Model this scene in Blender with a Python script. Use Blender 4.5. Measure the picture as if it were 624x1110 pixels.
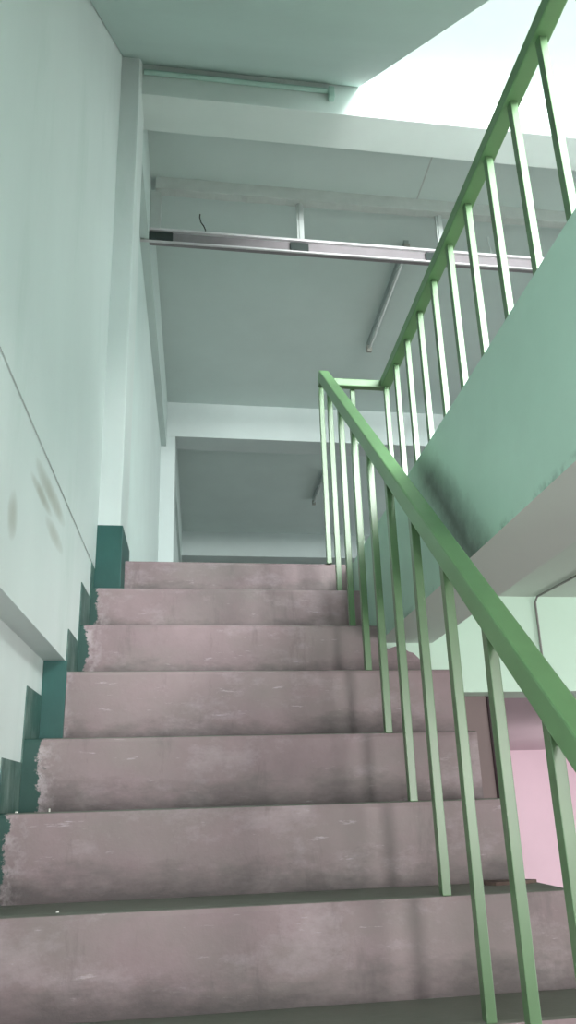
import bpy, bmesh, math, random
from mathutils import Vector, Matrix
random.seed(7)
scene = bpy.context.scene
for o in list(bpy.data.objects):
    bpy.data.objects.remove(o)
COL = scene.collection
ZO = 1.76          # eye height: the lower floor lies at height 0
SK = 0.05          # the building is about three degrees out of square

def W(u, v, z):
    return Vector((u, v + SK * u, z + ZO))

# ------------------------------------------------------------- camera, world, lights, exposure
cd = bpy.data.cameras.new('camera')
cam = bpy.data.objects.new('camera', cd)
COL.objects.link(cam)
scene.camera = cam
cd.sensor_fit = 'VERTICAL'
cd.sensor_height = 36.0
cd.sensor_width = 36.0
cd.lens = 885.0 / 1110.0 * 36.0
cd.clip_start = 0.02
RR = ((0.99418811, 0.00753173, 0.10739308),
      (-0.1035382, 0.34017623, 0.9346443),
      (-0.02949309, -0.94033154, 0.33897899))
m = Matrix([[r[0], -r[1], -r[2]] for r in RR]).to_4x4()
m.translation = Vector((0, 0, ZO))
cam.matrix_world = m

world = bpy.data.worlds.new('world')
scene.world = world
world.use_nodes = True
bg = world.node_tree.nodes['Background']
bg.inputs[0].default_value = (0.88, 0.95, 0.96, 1)
bg.inputs[1].default_value = 0.22

def area(name, loc, target, sx, sy, power, color):
    l = bpy.data.lights.new(name, 'AREA')
    l.shape = 'RECTANGLE'
    l.size, l.size_y = sx, sy
    l.energy = power
    l.color = color
    o = bpy.data.objects.new(name, l)
    COL.objects.link(o)
    o.location = W(*loc)
    d = W(*target) - W(*loc)
    o.rotation_euler = d.to_track_quat('-Z', 'Y').to_euler()
    return o

# daylight through the windows of the stair hall behind the camera (upper storey), a window of the
# lower storey, the windows of the pink room and the far windows of the upper hall, plus two added fill lights
area('upper_window_daylight', (2.2, -1.75, 2.85), (2.1, 3.0, 2.9), 2.4, 0.9, 420, (0.97, 1.0, 0.985))
area('lower_window_daylight', (1.8, -1.9, 0.1), (0.5, 3.0, 0.2), 0.5, 1.0, 30, (1.0, 0.97, 0.95))
area('stair_fill_light', (0.1, -2.1, 0.2), (0.1, 2.0, 1.5), 1.3, 1.7, 27, (0.97, 1.0, 0.99))  # unseen fill added behind the camera to brighten fascia, soffit and left wall
area('lower_side_fill', (4.1, 0.8, -0.5), (0.8, 2.2, 0.1), 1.6, 1.2, 35, (0.97, 1.0, 0.97))  # unseen fill added at the right to lift beam underside and cross wall
area('pink_room_daylight', (3.4, 4.4, -0.4), (2.4, 7.0, -0.3), 1.6, 1.2, 20, (1.0, 0.97, 0.97))
area('hall_window_daylight', (4.3, 9.0, 2.1), (0.5, 8.4, 2.0), 2.0, 1.4, 16, (0.93, 1.0, 1.0))

scene.view_settings.view_transform = 'Standard'
scene.view_settings.look = 'None'
scene.view_settings.exposure = 0.85
scene.view_settings.gamma = 1.0
scene.view_settings.use_curve_mapping = False

# ------------------------------------------------------------- materials
def srgb(r, g, b):
    def f(c):
        c /= 255.0
        return c / 12.92 if c <= 0.04045 else ((c + 0.055) / 1.055) ** 2.4
    return (f(r), f(g), f(b), 1)

class NT:
    def __init__(self, name):
        self.m = bpy.data.materials.new(name)
        self.m.use_nodes = True
        self.t = self.m.node_tree
        self.b = self.t.nodes['Principled BSDF']
    def n(self, kind, **kw):
        nd = self.t.nodes.new(kind)
        for k, v in kw.items():
            setattr(nd, k, v)
        return nd
    def l(self, a, b):
        self.t.links.new(a, b)
    def coord(self):
        return self.n('ShaderNodeTexCoord').outputs['Object']
    def noise(self, scale, detail=4, rough=0.6, stretch=None, vec=None):
        v = vec or self.coord()
        if stretch:
            mp = self.n('ShaderNodeMapping')
            mp.inputs['Scale'].default_value = stretch
            self.l(v, mp.inputs['Vector'])
            v = mp.outputs[0]
        nd = self.n('ShaderNodeTexNoise')
        nd.inputs['Scale'].default_value = scale
        nd.inputs['Detail'].default_value = detail
        nd.inputs['Roughness'].default_value = rough
        self.l(v, nd.inputs['Vector'])
        return nd.outputs['Fac']
    def ramp(self, fac, lo, hi):
        r = self.n('ShaderNodeMapRange')
        r.inputs['From Min'].default_value = lo
        r.inputs['From Max'].default_value = hi
        r.clamp = True
        self.l(fac, r.inputs['Value'])
        return r.outputs[0]
    def math(self, op, a, b=None):
        nd = self.n('ShaderNodeMath', operation=op)
        for i, x in enumerate((a, b)):
            if x is None:
                continue
            if isinstance(x, (int, float)):
                nd.inputs[i].default_value = x
            else:
                self.l(x, nd.inputs[i])
        return nd.outputs[0]
    def mix(self, fac, a, b):
        nd = self.n('ShaderNodeMix', data_type='RGBA')
        for s, x in ((nd.inputs[0], fac), (nd.inputs[6], a), (nd.inputs[7], b)):
            if isinstance(x, (int, float)):
                s.default_value = x
            elif isinstance(x, tuple):
                s.default_value = x
            else:
                self.l(x, s)
        return nd.outputs[2]
    def bump(self, fac, strength=0.2, dist=0.01):
        nd = self.n('ShaderNodeBump')
        nd.inputs['Strength'].default_value = strength
        nd.inputs['Distance'].default_value = dist
        self.l(fac, nd.inputs['Height'])
        self.l(nd.outputs[0], self.b.inputs['Normal'])
    def done(self, col, rough=0.6, metal=0.0):
        if isinstance(col, tuple):
            self.b.inputs['Base Color'].default_value = col
        else:
            self.l(col, self.b.inputs['Base Color'])
        self.b.inputs['Roughness'].default_value = rough
        self.b.inputs['Metallic'].default_value = metal
        return self.m

def scale_col(c, f):
    return (min(c[0] * f, 1), min(c[1] * f, 1), min(c[2] * f, 1), 1)

def plaster(name, base, rough=0.65, var=0.10, dirt=None, dirt_amt=0.35, blotch=1.6):
    t = NT(name)
    n1 = t.ramp(t.noise(blotch, 5, 0.6), 0.3, 0.7)
    c = t.mix(n1, scale_col(base, 1 - var), scale_col(base, 1 + var * 0.6))
    if dirt:
        n2 = t.ramp(t.noise(2.3, 6, 0.7, (1.4, 1.4, 0.45)), 0.56, 0.8)
        c = t.mix(t.math('MULTIPLY', n2, dirt_amt), c, dirt)
    t.bump(t.noise(26, 4, 0.6), 0.12, 0.006)
    return t.done(c, rough)

M = {}
M['ceiling'] = plaster('pale_mint_ceiling_paint', srgb(198, 211, 208), 0.7, 0.05)
M['beam'] = plaster('pale_mint_beam_paint', srgb(214, 224, 221), 0.6, 0.05)
M['hall_beam'] = plaster('hall_beam_paint', srgb(190, 200, 199), 0.65, 0.06)
M['hall_wall'] = plaster('hall_wall_paint', srgb(205, 217, 215), 0.7, 0.06)
M['soffit'] = plaster('stair_soffit_paint', srgb(188, 208, 203), 0.6, 0.05)
M['lower_wall'] = plaster('pale_green_wall_paint', srgb(205, 228, 212), 0.65, 0.04)
M['lower_ceiling'] = plaster('lower_ceiling_paint', srgb(196, 204, 196), 0.7, 0.05)
M['pink'] = plaster('pink_wall_paint', srgb(226, 197, 209), 0.6, 0.06)
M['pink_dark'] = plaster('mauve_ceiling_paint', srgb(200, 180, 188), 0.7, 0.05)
M['floor'] = plaster('worn_concrete_floor', srgb(140, 132, 128), 0.7, 0.2)
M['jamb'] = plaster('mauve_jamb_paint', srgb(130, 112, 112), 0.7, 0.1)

def fascia_mat():
    t = NT('green_beam_paint')
    base = srgb(178, 210, 194)
    n1 = t.ramp(t.noise(1.8, 5, 0.6), 0.3, 0.7)
    c = t.mix(n1, scale_col(base, 0.9), scale_col(base, 1.06))
    # a grimy smear left by hands beside the handrail
    co = t.coord()
    s = t.n('ShaderNodeSeparateXYZ')
    t.l(co, s.inputs[0])
    y = t.math('ADD', s.outputs[1], -1.80)
    z = t.math('ADD', s.outputs[2], -(ZO + 0.63))
    # distance to a sloping line y = 0.55 z
    d = t.math('ABSOLUTE', t.math('ADD', y, t.math('MULTIPLY', z, -0.95)))
    nz = t.noise(9, 5, 0.7)
    dd = t.math('ADD', d, t.math('MULTIPLY', t.math('ADD', nz, -0.5), 0.14))
    near = t.math('SUBTRACT', 1.0, t.ramp(dd, 0.0, 0.14))
    lim = t.math('SUBTRACT', 1.0, t.ramp(t.math('ABSOLUTE', z), 0.18, 0.33))
    smear = t.math('MULTIPLY', near, lim)
    c = t.mix(t.math('MULTIPLY', smear, 0.85), c, srgb(62, 74, 66))
    # small scuffs along the bottom edge
    edge = t.math('SUBTRACT', 1.0, t.ramp(s.outputs[2], ZO + 0.515, ZO + 0.535))
    sc = t.math('MULTIPLY', edge, t.ramp(t.noise(16, 5, 0.7), 0.5, 0.62))
    c = t.mix(t.math('MULTIPLY', sc, 0.55), c, srgb(84, 104, 94))
    # the underside of the beam has the pale ceiling paint
    geo = t.n('ShaderNodeNewGeometry')
    gs = t.n('ShaderNodeSeparateXYZ')
    t.l(geo.outputs['True Normal'], gs.inputs[0])
    c = t.mix(t.ramp(gs.outputs[2], -0.6, -0.8), c, srgb(196, 202, 196))
    t.bump(t.noise(22, 4, 0.6), 0.12, 0.006)
    return t.done(c, 0.5)
M['fascia'] = fascia_mat()

def left_wall_mat():
    t = NT('worn_mint_wall_paint')
    base = srgb(212, 219, 218)
    n1 = t.ramp(t.noise(1.2, 5, 0.55, (1, 1, 0.5)), 0.3, 0.7)
    c = t.mix(n1, scale_col(base, 0.91), scale_col(base, 1.05))
    st = t.ramp(t.noise(3.0, 6, 0.65, (1, 1.2, 0.28)), 0.55, 0.8)
    c = t.mix(t.math('MULTIPLY', st, 0.35), c, srgb(165, 186, 176))
    s = t.n('ShaderNodeSeparateXYZ')
    t.l(t.coord(), s.inputs[0])
    def spot(y0, z0, ry, rz, amt, colr, c):
        a = t.math('POWER', t.math('MULTIPLY', t.math('ADD', s.outputs[1], -y0), 1 / ry), 2)
        b = t.math('POWER', t.math('MULTIPLY', t.math('ADD', s.outputs[2], -(z0 + ZO)), 1 / rz), 2)
        d = t.math('ADD', t.math('ADD', a, b), t.math('MULTIPLY', t.noise(11, 5, 0.7), 0.9))
        f = t.math('SUBTRACT', 1.0, t.ramp(d, 0.45, 1.35))
        return t.mix(t.math('MULTIPLY', f, amt), c, colr)
    sc = srgb(150, 146, 130)
    c = spot(2.02, 0.772, 0.26, 0.035, 0.6, sc, c)
    c = spot(1.90, 0.725, 0.16, 0.022, 0.6, sc, c)
    c = spot(2.10, 0.690, 0.16, 0.030, 0.45, sc, c)
    c = spot(1.62, 0.575, 0.05, 0.06, 0.5, sc, c)
    t.bump(t.noise(20, 4, 0.6), 0.12, 0.006)
    return t.done(c, 0.55)
M['wall_left'] = left_wall_mat()

def skirt_mat(name, base, worn, amt):
    t = NT(name)
    c = t.mix(t.ramp(t.noise(3, 4), 0.3, 0.7), scale_col(base, 0.85), scale_col(base, 1.15))
    w = t.math('MULTIPLY', t.ramp(t.noise(13, 6, 0.75, (1, 1, 0.4)), 0.45, 0.75), amt)
    c = t.mix(w, c, worn)
    return t.done(c, 0.5)
M['skirting'] = skirt_mat('scuffed_dark_green_paint', srgb(50, 86, 80), srgb(150, 165, 158), 0.7)
M['plinth'] = skirt_mat('dark_green_gloss_paint', srgb(26, 76, 72), srgb(50, 98, 90), 0.3)

def step_mat(edge, foot):
    """mauve floor paint with scuffs; past the ragged left edge the dark green paint shows"""
    t = NT('scuffed_mauve_floor_paint')
    base = srgb(145, 124, 128)
    c = t.mix(t.ramp(t.noise(2.6, 6, 0.65), 0.3, 0.7), scale_col(base, 0.72), scale_col(base, 1.14))
    gry = t.ramp(t.noise(5.0, 5, 0.6, (0.6, 1, 1)), 0.42, 0.66)
    c = t.mix(t.math('MULTIPLY', gry, 0.45), c, srgb(128, 122, 118))
    sc = t.ramp(t.noise(7, 7, 0.72, (0.6, 1, 1.0)), 0.53, 0.72)
    c = t.mix(t.math('MULTIPLY', sc, 0.42), c, srgb(190, 172, 178))
    sc2 = t.ramp(t.noise(38, 5, 0.7, (0.25, 1, 1.6)), 0.64, 0.72)
    c = t.mix(t.math('MULTIPLY', sc2, 0.45), c, srgb(210, 194, 200))
    dk = t.ramp(t.noise(9, 6, 0.7, (1.6, 1, 0.4)), 0.58, 0.78)
    c = t.mix(t.math('MULTIPLY', dk, 0.5), c, srgb(84, 72, 76))
    co = t.coord()
    # bare trodden concrete on the level faces, patchy darkening towards the foot of each riser
    geo = t.n('ShaderNodeNewGeometry')
    gs = t.n('ShaderNodeSeparateXYZ')
    t.l(geo.outputs['True Normal'], gs.inputs[0])
    up = t.ramp(gs.outputs[2], 0.6, 0.8)
    c = t.mix(t.math('MULTIPLY', up, 0.85), c, srgb(104, 108, 98))
    s = t.n('ShaderNodeSeparateXYZ')
    t.l(co, s.inputs[0])
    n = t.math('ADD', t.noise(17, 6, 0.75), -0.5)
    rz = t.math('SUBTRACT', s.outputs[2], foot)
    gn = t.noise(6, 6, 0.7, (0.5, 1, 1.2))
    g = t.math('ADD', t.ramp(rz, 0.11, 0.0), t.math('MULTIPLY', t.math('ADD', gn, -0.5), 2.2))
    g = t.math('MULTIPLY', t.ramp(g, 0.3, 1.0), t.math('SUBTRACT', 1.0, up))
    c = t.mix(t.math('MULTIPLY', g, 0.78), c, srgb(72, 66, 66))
    e = t.math('ADD', s.outputs[0], t.math('MULTIPLY', n, 0.10))
    f = t.math('SUBTRACT', 1.0, t.ramp(e, edge - 0.003, edge + 0.003))
    c = t.mix(f, c, srgb(40, 74, 68))
    # pale worn fringe beside the ragged edge
    fr_ = t.math('MULTIPLY', t.math('MULTIPLY', t.ramp(e, edge + 0.05, edge + 0.004), t.math('SUBTRACT', 1.0, f)), t.ramp(t.noise(30, 5, 0.7), 0.42, 0.6))
    c = t.mix(t.math('MULTIPLY', fr_, 0.55), c, srgb(196, 182, 186))
    t.bump(t.noise(30, 5, 0.65), 0.25, 0.006)
    return t.done(c, 0.62)

def rail_mat():
    t = NT('green_gloss_rail_paint')
    base = srgb(100, 138, 94)
    c = t.mix(t.ramp(t.noise(6, 4), 0.3, 0.7), scale_col(base, 0.9), scale_col(base, 1.1))
    return t.done(c, 0.38)
M['rail'] = rail_mat()
def bal_mat():
    t = NT('chipped_green_baluster_paint')
    base = srgb(90, 120, 84)
    c = t.mix(t.ramp(t.noise(5, 4), 0.3, 0.7), scale_col(base, 0.9), scale_col(base, 1.1))
    w = t.ramp(t.noise(45, 4, 0.7, (1, 1, 0.25)), 0.66, 0.74)
    c = t.mix(t.math('MULTIPLY', w, 0.5), c, srgb(150, 150, 140))
    return t.done(c, 0.3)
M['baluster'] = bal_mat()

def simple(name, col, rough=0.5, metal=0.0, var=0.08, sc=8):
    t = NT(name)
    c = t.mix(t.ramp(t.noise(sc, 4), 0.3, 0.7), scale_col(col, 1 - var), scale_col(col, 1 + var))
    return t.done(c, rough, metal)
M['aluminium'] = simple('dull_aluminium', srgb(130, 124, 128), 0.5, 0.2)
M['alu_dark'] = simple('weathered_aluminium', srgb(178, 184, 182), 0.5, 0.1)
M['alu_edge'] = simple('bright_aluminium_edge', srgb(200, 197, 200), 0.4, 0.2)
M['tape'] = simple('black_tape', srgb(38, 48, 46), 0.6)
M['residue'] = simple('broken_plaster_residue', srgb(186, 192, 189), 0.8, 0, 0.06, 12)
M['lamp_body'] = simple('lamp_enamel', srgb(150, 160, 158), 0.4)
M['tube'] = simple('unlit_tube_glass', srgb(190, 196, 194), 0.2)
M['cap'] = simple('lamp_end_plastic', srgb(150, 150, 142), 0.5)
M['wire'] = simple('dark_wire', srgb(60, 66, 64), 0.6)
M['cord'] = simple('pale_cord', srgb(205, 214, 210), 0.6)
M['conduit'] = simple('painted_conduit', srgb(170, 200, 190), 0.45)
M['cable'] = simple('grey_cable', srgb(128, 124, 122), 0.5)
M['brown'] = simple('brown_pipe_paint', srgb(116, 82, 88), 0.5)
M['dark_pipe'] = simple('dark_pipe_paint', srgb(60, 42, 48), 0.5)
M['rubble'] = simple('broken_brown_masonry', srgb(96, 78, 72), 0.9, 0, 0.3, 30)
M['chip'] = simple('white_plaster_chip', srgb(225, 222, 215), 0.8)

# ------------------------------------------------------------- builders
class MB:
    """collects geometry given in building coordinates (u right, v into the house, z from eye level)"""
    def __init__(self):
        self.bm = bmesh.new()
    def box(self, u0, u1, v0, v1, z0, z1, bevel=0.0):
        vs = [self.bm.verts.new(W(u, v, z)) for z in (z0, z1) for v in (v0, v1) for u in (u0, u1)]
        fs = []
        for q in ((0, 2, 3, 1), (4, 5, 7, 6), (0, 1, 5, 4), (2, 6, 7, 3), (0, 4, 6, 2), (1, 3, 7, 5)):
            fs.append(self.bm.faces.new([vs[i] for i in q]))
        if bevel:
            es = list({e for f in fs for e in f.edges})
            bmesh.ops.bevel(self.bm, geom=es, offset=bevel, segments=2, affect='EDGES', profile=0.5)
        return self
    def prism_vz(self, pts, u0, u1, bevel=0.0):
        """outline in the (v, z) plane pushed from u0 to u1"""
        return self._prism([W(u0, v, z) for v, z in pts], [W(u1, v, z) for v, z in pts], bevel)
    def prism_uz(self, pts, v0, v1, bevel=0.0):
        return self._prism([W(u, v0, z) for u, z in pts], [W(u, v1, z) for u, z in pts], bevel)
    def prism_uv(self, pts, z0, z1, bevel=0.0):
        return self._prism([W(u, v, z0) for u, v in pts], [W(u, v, z1) for u, v in pts], bevel)
    def _prism(self, A, B, bevel):
        a = [self.bm.verts.new(p) for p in A]
        b = [self.bm.verts.new(p) for p in B]
        fs = [self.bm.faces.new(a), self.bm.faces.new(list(reversed(b)))]
        n = len(a)
        for i in range(n):
            j = (i + 1) % n
            fs.append(self.bm.faces.new((a[j], a[i], b[i], b[j])))
        bmesh.ops.recalc_face_normals(self.bm, faces=fs)
        if bevel:
            es = list({e for f in fs for e in f.edges})
            bmesh.ops.bevel(self.bm, geom=es, offset=bevel, segments=2, affect='EDGES', profile=0.5)
        return self
    def tube(self, pts, r, seg=10):
        P = [W(*p) for p in pts]
        rings = []
        for i, p in enumerate(P):
            d = (P[min(i + 1, len(P) - 1)] - P[max(i - 1, 0)]).normalized()
            a = d.orthogonal().normalized() if i == 0 else (rings[-1][1] - d * rings[-1][1].dot(d)).normalized()
            b = d.cross(a)
            ring = [self.bm.verts.new(p + (a * math.cos(2 * math.pi * k / seg) + b * math.sin(2 * math.pi * k / seg)) * r) for k in range(seg)]
            rings.append((ring, a))
        for (r0, _), (r1, _) in zip(rings, rings[1:]):
            for k in range(seg):
                self.bm.faces.new((r0[k], r0[(k + 1) % seg], r1[(k + 1) % seg], r1[k]))
        self.bm.faces.new(list(reversed(rings[0][0])))
        self.bm.faces.new(rings[-1][0])
        return self
    def build(self, name, mat, parent=None, kind=None, label=None):
        base = Vector((0, 0, 0))
        if parent is not None:
            p = parent
            while p is not None:
                base += p.location
                p = p.parent
        bmesh.ops.recalc_face_normals(self.bm, faces=self.bm.faces)
        me = bpy.data.meshes.new(name)
        for v in self.bm.verts:
            v.co -= base
        self.bm.to_mesh(me)
        self.bm.free()
        me.materials.append(mat)
        o = bpy.data.objects.new(name, me)
        COL.objects.link(o)
        if parent is not None:
            o.parent = parent
        if kind:
            o['kind'] = kind
        if label:
            o['label'] = label
        return o

def rebase(o, p):
    """put the origin of a one-mesh thing at its own base"""
    d = Vector(p) - o.location
    for v in o.data.vertices:
        v.co -= d
    o.location = p
    return o

def thing(name, base, label, cat, group=None):
    o = bpy.data.objects.new(name, None)
    o.empty_display_size = 0.1
    COL.objects.link(o)
    o.location = base
    o['label'] = label
    o['category'] = cat
    if group:
        o['group'] = group
    return o

def tag(o, label, cat, group=None):
    o['label'] = label
    o['category'] = cat
    if group:
        o['group'] = group
    return o

def struct(name, mb, mat):
    return mb.build(name, mat, kind='structure')

# ------------------------------------------------------------- the setting
V5 = 3.07                                   # edge of the landing
UL, ULL = -0.38, -0.44                      # left wall face, recessed lower face
UG = 0.607                                  # face of the gallery beam
ZF, ZC = 0.906, 3.50                        # upper floor, upper ceiling

# ground floor under the flight and the camera
struct('floor', MB().box(-0.7, 4.3, -2.2, 9.2, -1.86, -1.76), M['floor'])
# upper floor: landing and hall, then the gallery beside the stair opening
fl = MB().box(-0.62, 4.3, V5 + 0.28, 14.2, 0.62, ZF)
fl.box(0.80, 4.3, -2.2, V5 + 0.28, 0.70, ZF)
struct('floor_upper', fl, M['floor'])
struct('trim_1', MB().box(UG, 0.80, -2.2, 2.694, 0.515, ZF).box(UG, 0.80, 2.694, V5 + 0.28, 0.515, ZF), M['fascia'])
struct('ceiling_lower', MB().box(0.80, 4.3, -2.2, 2.694, 0.682, 0.70), M['lower_ceiling'])

# left wall: upper field, lower field under a hairline ledge, recessed field beside the first steps
wl = MB().box(-0.62, UL + 0.004, -2.2, 2.95, 0.832, 4.6)
wl.box(-0.62, UL, -2.2, 2.95, 0.412, 0.832)
wl.box(-0.62, UL, 2.432, 2.95, -0.4, 0.412)
wl.box(-0.62, ULL, -2.2, 2.432, -1.76, 0.412)
wl.box(-0.62, UL, 2.95, V5 + 0.28, -0.4, 4.6)
struct('wall_left', wl, M['wall_left'])
# pier closing the stair wall at the landing
struct('trim_2', MB().box(UL, -0.293, 2.945, 3.24, 0.70, 3.52, 0.004), M['wall_left'])
# hall wall beyond the pier, with the strip of beam along its top
hw = MB().box(-0.62, -0.35, V5 + 0.28, 7.2, ZF, ZC + 0.1)
struct('wall_hall', hw, M['hall_wall'])
struct('trim_3', MB().box(-0.36, -0.30, V5 + 0.2, 6.76, 3.06, ZC + 0.02), M['ceiling'])
struct('wall_hall_far', MB().box(-0.62, -0.262, 7.2, 14.2, ZF, ZC + 0.1), M['hall_wall'])
struct('trim_4', MB().box(-0.36, -0.222, 6.75, 7.04, ZF, 3.16, 0.004), M['hall_beam'])
struct('trim_5', MB().box(-0.30, -0.235, 7.04, 10.45, 3.0, ZC + 0.02), M['ceiling'])

# ceilings: hall, then the part over the gallery (the stair opening stays open)
ce = MB().box(-0.62, 4.3, 3.30, 14.2, ZC, ZC + 0.25)
ce.box(0.86, 4.3, -2.2, 3.30, ZC, ZC + 0.25)
struct('ceiling', ce, M['ceiling'])
# ceiling board joint
struct('trim_6', MB().box(1.313, 1.321, 3.32, 3.93, ZC - 0.002, ZC + 0.01), M['alu_dark'])
# cross beams
struct('trim_7', MB().box(-0.40, 4.3, 3.08, 3.305, 3.25, 3.75, 0.003), M['beam'])
struct('trim_8', MB().box(-0.40, 4.3, 6.75, 7.04, 3.16, ZC + 0.05, 0.003), M['hall_beam'])
struct('trim_9', MB().box(-0.40, 4.3, 10.45, 10.70, 3.165, ZC + 0.05, 0.003), M['hall_beam'])
struct('wall_far', MB().box(-0.62, 4.3, 14.0, 14.2, ZF, ZC + 0.1), M['hall_wall'])
# right wall of hall and gallery, with a window opening onto the hall
wr = MB().box(4.3, 4.5, -2.2, 8.0, -1.76, 3.8)
wr.box(4.3, 4.5, 8.0, 10.0, -1.76, 1.4)
wr.box(4.3, 4.5, 8.0, 10.0, 2.8, 3.8)
wr.box(4.3, 4.5, 10.0, 14.2, -1.76, 3.8)
struct('wall_right', wr, M['hall_wall'])
# wall behind the camera: window openings upstairs and downstairs
bw = MB().box(-0.62, 0.8, -2.3, -2.2, 1.1, 4.6)
bw.box(0.8, 4.5, -2.3, -2.2, 3.4, 4.6).box(3.5, 4.5, -2.3, -2.2, -1.76, 3.4)
bw.box(0.8, 3.5, -2.3, -2.2, 0.75, 1.4).box(0.8, 3.5, -2.3, -2.2, -1.76, -0.7)
struct('wall_back', bw, M['hall_wall'])

# lower storey: cross wall over the opening, the pink room behind it
struct('wall_cross', MB().box(0.608, 4.3, 2.694, 2.87, 0.347, 0.90), M['lower_wall'])
pr = MB().box(0.3, 4.3, 7.0, 7.15, -1.76, 0.6)
pr.box(0.70, 1.02, 2.87, 2.95, -1.76, 0.40)
struct('wall_pink', pr, M['pink'])
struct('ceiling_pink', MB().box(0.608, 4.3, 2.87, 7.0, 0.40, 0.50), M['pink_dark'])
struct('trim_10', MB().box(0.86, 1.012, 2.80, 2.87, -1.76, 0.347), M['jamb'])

# ------------------------------------------------------------- the flight of stairs
Z = {5: 0.906, 4: 0.743, 3: 0.566, 2: 0.384, 1: 0.181, 0: 0.004, -1: -0.182, -2: -0.366,
     -3: -0.55, -4: -0.725, -5: -0.90, -6: -1.075, -7: -1.25, -8: -1.425, -9: -1.60}
V = {k: 2.0 + 0.214 * k for k in range(-10, 6)}
UR = {4: 0.605, 3: 0.605, 2: 0.778, 1: 0.762, 0: 0.762, -1: 0.782, -2: 0.782}
LEDGE = {5: -0.30, 4: -0.354, 3: -0.348, 2: -0.398, 1: -0.392, 0: -0.42, -1: -0.437}
stair = thing('staircase', W(0.15, V[-9], -1.76),
              'worn mauve concrete staircase climbing between the left wall and the green railing', 'staircase')
for k in range(5, -10, -1):
    zb = Z.get(k - 1, -1.76)
    ul = -0.293 if k == 5 else (UL + 0.001 if k >= 3 else ULL + 0.001)
    ur = UR.get(k, 0.78) if k < 5 else UG - 0.001
    v0, v1 = V[k], (V[k + 1] if k < 5 else V5 + 0.279)
    if k == 2:
        ul = UL + 0.001
    zt = Z[k]
    back = max(zb - 0.16, -1.76) if k > -9 else -1.76
    mb = MB()
    # tread and riser with a softly worn nosing, sloping underside
    out = [(v0, back), (v1, min(back + 0.16, zb)), (v1, zt), (v0 + 0.012, zt), (v0 + 0.003, zt - 0.003), (v0, zt - 0.012)]
    if k == -9:
        out = [(v0, -1.76), (v1, -1.76), (v1, zt), (v0 + 0.012, zt), (v0 + 0.003, zt - 0.003), (v0, zt - 0.012)]
    if k == 2:
        mb.prism_vz(out, ul, ur)
        mb.box(ULL + 0.001, UL + 0.001, v0, v0 + 0.004, back, zt)
    else:
        mb.prism_vz(out, ul, ur)
    if k == 3:      # broken masonry end of this step under the beam
        mb.prism_uz([(0.605, 0.384), (0.755, 0.386), (0.752, 0.43), (0.735, 0.452), (0.715, 0.472), (0.70, 0.476), (0.68, 0.491), (0.655, 0.494), (0.63, 0.486), (0.605, 0.492)], v0, 2.69)
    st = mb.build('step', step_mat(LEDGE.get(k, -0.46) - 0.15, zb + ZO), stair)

# stepped skirting along the wall, plinth of the pier
sk = MB()
for k, top in ((4, 0.875), (3, 0.703), (2, 0.506)):
    v1 = V[k + 1] if k < 4 else 2.93
    sk.prism_vz([(max(V[k], 2.434) - 0.004, Z[k - 1]), (v1 - 0.004, Z[k]), (v1 - 0.004, top), (max(V[k], 2.434) - 0.004, top)], UL, UL + 0.003)
for k, top in ((1, 0.312), (0, 0.122), (-1, -0.055), (-2, -0.22)):
    v1 = V[k + 1] - 0.002
    sk.prism_vz([(V[k] - 0.004, Z[k - 1]), (v1, Z[k - 1] + 0.02), (v1, top), (V[k] - 0.004, top)], ULL, ULL + 0.003)
struct('baseboard_left', sk, M['skirting'])
struct('trim_11', MB().box(ULL + 0.001, UL + 0.006, 2.415, 2.426, Z[1], 0.411), M['plinth'])
struct('baseboard_pier', MB().box(UL - 0.002, -0.283, 2.93, 3.25, Z[4], 1.00, 0.003), M['plinth'])

# the next flight overhead: sloping slab with its own steps on top
up = thing('upper_staircase', W(0.2, 0.3, ZF), 'smooth grey green underside of the next staircase sloping overhead at top left', 'staircase')
m_ = 0.875
def sof(v):
    return 2.52 + m_ * (v - 2.03)
pts = [(0.18, sof(0.18)), (3.079, sof(3.079)), (3.079, sof(3.079) + 0.17)]
n = 13
dv = (3.079 - 0.18) / n
for i in range(n - 1, -1, -1):
    va, vb = 0.18 + i * dv, 0.18 + (i + 1) * dv
    pts += [(vb, sof(vb) + 0.14), (va, sof(vb) + 0.14)]
seen = []
for p in pts:
    if not seen or (abs(p[0] - seen[-1][0]) + abs(p[1] - seen[-1][1])) > 1e-4:
        seen.append(p)
MB().prism_vz(seen, UL + 0.008, 0.79).build('slab', M['soffit'], up)

# ------------------------------------------------------------- railing: one welded piece from stair to gallery
rail = thing('stair_railing', W(0.515, V5, ZF), 'green painted metal railing rising beside the stairs and returning along the gallery edge', 'railing')
def bar_along(p0, p1, w, h, bevel=0.004):
    """square bar between two points, its top and bottom level across"""
    a, b = W(*p0), W(*p1)
    d = (b - a).normalized()
    side = Vector((1, SK, 0)).normalized()
    side = (side - d * side.dot(d)).normalized()
    upv = side.cross(d).normalized()
    mb = MB()
    vs = []
    for p in (a, b):
        for su, sz in ((-1, -1), (1, -1), (1, 1), (-1, 1)):
            vs.append(mb.bm.verts.new(p + side * su * w / 2 + upv * sz * h / 2))
    for q in ((0, 1, 2, 3), (7, 6, 5, 4), (0, 4, 5, 1), (1, 5, 6, 2), (2, 6, 7, 3), (3, 7, 4, 0)):
        mb.bm.faces.new([vs[i] for i in q])
    bmesh.ops.recalc_face_normals(mb.bm, faces=mb.bm.faces)
    bmesh.ops.bevel(mb.bm, geom=list(mb.bm.edges), offset=bevel, segments=2, affect='EDGES', profile=0.5)
    return mb
SL = 0.853
def zr(v):
    return 1.676 + SL * (v - 2.954)
ZG, UGR = 1.715, 0.797
bar_along((0.515, 2.995, zr(2.995)), (0.515, 0.30, zr(0.30)), 0.042, 0.045).build('handrail', M['rail'], rail, label='sloping green handrail')
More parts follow.
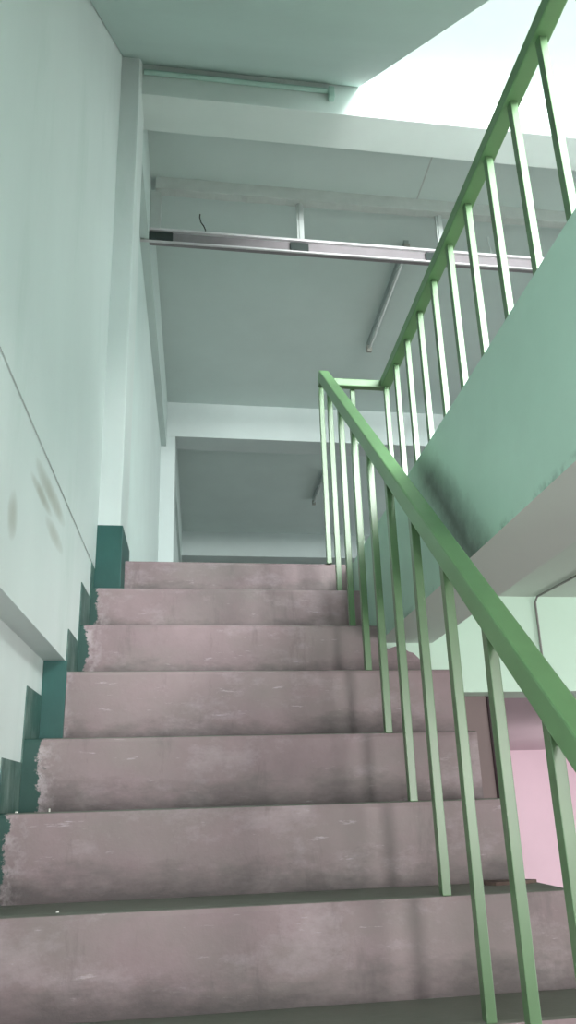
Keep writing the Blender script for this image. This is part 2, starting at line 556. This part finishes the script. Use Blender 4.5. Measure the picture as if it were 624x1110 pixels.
bar_along((UGR, 3.075, ZG), (UGR, 0.25, ZG), 0.044, 0.042).build('handrail', M['rail'], rail, label='level green handrail along the gallery')
bar_along((0.503, 3.055, ZG - 0.004), (UGR, 3.055, ZG - 0.004), 0.034, 0.036).build('cross_rail', M['baluster'], rail, label='short pale cross bar')
bw_, bd_ = 0.0098, 0.0125
for k in range(5, -8, -1):
    v = V[k] + (0.016 if k < 5 else 0.002)
    MB().box(0.515 - bw_, 0.515 + bw_, v - bd_, v + bd_, Z[k] - 0.002, zr(v) - 0.03 if k < 5 else ZG - 0.02, 0.0015).build('baluster', M['baluster'], rail)
v = 3.04
while v > 0.3:
    MB().box(UGR - bw_, UGR + bw_, v - bd_, v + bd_, ZF - 0.002, ZG - 0.02, 0.0015).build('baluster', M['baluster'], rail)
    v -= 0.190
MB().box(0.655 - 0.010, 0.655 + 0.010, V5, V5 + 0.02, ZF - 0.002, ZG - 0.018, 0.0015).build('baluster', M['baluster'], rail)

# ------------------------------------------------------------- remains of a partition: transom frame across the hall
fr = thing('transom_frame', W(0.8, 3.95, 3.06), 'leftover aluminium transom frame spanning the hall under the ceiling', 'frame')
def jag(u0, u1, n_, z, amp):
    return [(u0 + (u1 - u0) * i / n_, z + random.uniform(-amp, amp)) for i in range(n_ + 1)]
low = jag(-0.27, 3.2, 90, 3.415, 0.003)
MB().prism_uz(low + [(3.2, ZC - 0.001), (-0.27, ZC - 0.001)], 3.90, 3.96).build('top_rail', M['residue'], fr, label='ragged plastered top rail')
bb = MB().box(-0.349, 3.2, 3.93, 3.97, 3.062, 3.128, 0.002)
bb.build('bottom_rail', M['aluminium'], fr)
MB().box(-0.349, 3.2, 3.912, 3.931, 3.1285, 3.143, 0.001).build('flange', M['alu_edge'], fr, label='bright upper flange of the rail')
MB().box(-0.349, 3.2, 3.916, 3.931, 3.052, 3.0615, 0.001).build('flange', M['alu_edge'], fr, label='bright lower flange of the rail')
for u, w in ((-0.268, 0.06), (0.590, 0.028), (1.46, 0.028), (2.33, 0.028)):
    pb = MB().box(u - w / 2, u + w / 2, 3.93, 3.96, 3.14, 3.42, 0.002)
    pb.box(u - w / 2 - 0.012, u - w / 2, 3.937, 3.953, 3.14, 3.42)
    pb.build('post', M['alu_dark'], fr)
for u0, u1 in ((-0.315, -0.165), (0.515, 0.625), (1.34, 1.50)):
    MB().box(u0, u1, 3.911, 3.934, 3.060, 3.116, 0.002).build('tape', M['tape'], fr, label='black tape wrapped round the rail')
MB().box(-0.349, -0.322, 3.90, 3.93, 3.06, 3.115, 0.003).build('bracket', M['cap'], fr)

# ------------------------------------------------------------- small fittings
def lamp(name, u, v0, v1, label):
    t = thing(name, W(u, (v0 + v1) / 2, ZC), label, 'lamp', 'fluorescent tubes on the hall ceiling')
    b = MB().prism_uz([(u - 0.016, ZC), (u - 0.012, ZC - 0.03), (u + 0.012, ZC - 0.03), (u + 0.016, ZC)], v0, v1)
    b.build('housing', M['lamp_body'], t)
    MB().tube([(u, v0 + 0.03, ZC - 0.062), (u, v1 - 0.03, ZC - 0.055)], 0.013, 14).build('tube', M['tube'], t)
    for v_ in (v0 + 0.012, v1 - 0.012):
        MB().box(u - 0.02, u + 0.02, v_ - 0.018, v_ + 0.018, ZC - 0.085, ZC - 0.030, 0.004).build('end_cap', M['cap'], t)
    return t
lamp('fluorescent_lamp', 1.345, 4.29, 5.57, 'unlit fluorescent tube on the hall ceiling, just behind the transom frame')
lamp('fluorescent_lamp', 1.37, 8.20, 9.10, 'unlit fluorescent tube on the far hall ceiling, beyond the second beam')

o = MB().tube([(-0.012, 4.2, ZC), (-0.014, 4.2, 3.475), (-0.006, 4.2, 3.44), (0.01, 4.2, 3.415), (0.022, 4.2, 3.385), (0.024, 4.2, 3.35)], 0.004, 8).build('hanging_wire', M['wire'])
tag(rebase(o, W(0, 4.2, ZC)), 'thin dark wire dangling from the ceiling above the left end of the transom bar', 'wire')
o = MB().tube([(1.88, 4.2, ZC), (1.876, 4.2, 3.46), (1.884, 4.2, 3.42), (1.895, 4.2, 3.36)], 0.005, 8).build('frayed_string', M['cord'])
tag(rebase(o, W(1.88, 4.2, ZC)), 'pale string hanging from the hall ceiling behind the gallery railing', 'string')

# conduit along the front of the first beam, under the sloping soffit
cz = sof(3.045) - 0.012
t = thing('conduit', W(0.15, 3.06, cz), 'thin painted conduit along the foot of the overhead stair underside', 'conduit')
MB().tube([(-0.285, 3.066, cz - 0.020), (0.63, 3.066, cz - 0.020)], 0.013, 12).build('pipe', M['conduit'], t)
MB().box(0.625, 0.655, 3.045, 3.079, cz - 0.075, cz - 0.005, 0.004).build('end_box', M['conduit'], t, label='small grey box closing the conduit')

# cable on the lower ceiling and down the cross wall
o = MB().tube([(1.235, 1.3, 0.676), (1.215, 2.40, 0.676), (1.195, 2.665, 0.676), (1.194, 2.687, 0.660), (1.192, 2.687, 0.43), (1.180, 2.687, 0.24), (1.178, 2.687, 0.0), (1.18, 2.687, -0.4), (1.18, 2.69, -1.755)], 0.0038, 8).build('cable', M['cable'])
tag(rebase(o, W(1.18, 2.69, -1.755)), 'thin grey cable running across the lower ceiling and down the pale green wall', 'cable')
o = MB().tube([(1.018, 2.80, 0.345), (1.028, 2.80, -1.755)], 0.008, 10).build('pipe', M['dark_pipe'])
tag(rebase(o, W(1.028, 2.80, -1.755)), 'dark upright pipe beside the pink room opening, behind the stairs', 'pipe')

# rubble and chips on the treads
def chip(u, v, z, s, h, mat, name, label, cat, group=None):
    mb = MB()
    n_ = 9
    pts = [(u + s * math.cos(2 * math.pi * i / n_) * random.uniform(0.6, 1.1), v + 0.5 * s * math.sin(2 * math.pi * i / n_) * random.uniform(0.6, 1.1)) for i in range(n_)]
    mb.prism_uv(pts, z, z + h)
    o = mb.build(name, mat)
    return tag(rebase(o, W(u, v, z)), label, cat, group)
chip(0.70, 1.95, Z[-1], 0.075, 0.007, M['rubble'], 'masonry_fragment', 'jagged brown masonry fragment at the right end of a low step', 'rubble')
chip(-0.27, 1.815, Z[-1], 0.003, 0.003, M['chip'], 'plaster_chip', 'tiny white chip at the left of the second lowest step in view', 'chip')
chip(-0.40, 2.01, Z[0], 0.004, 0.003, M['chip'], 'plaster_chip', 'tiny white chip by the skirting on the third lowest step', 'chip')
chip(-0.33, 2.012, Z[0], 0.002, 0.007, M['chip'], 'plaster_chip', 'tiny upright white chip a hand from the skirting, third lowest step', 'chip')
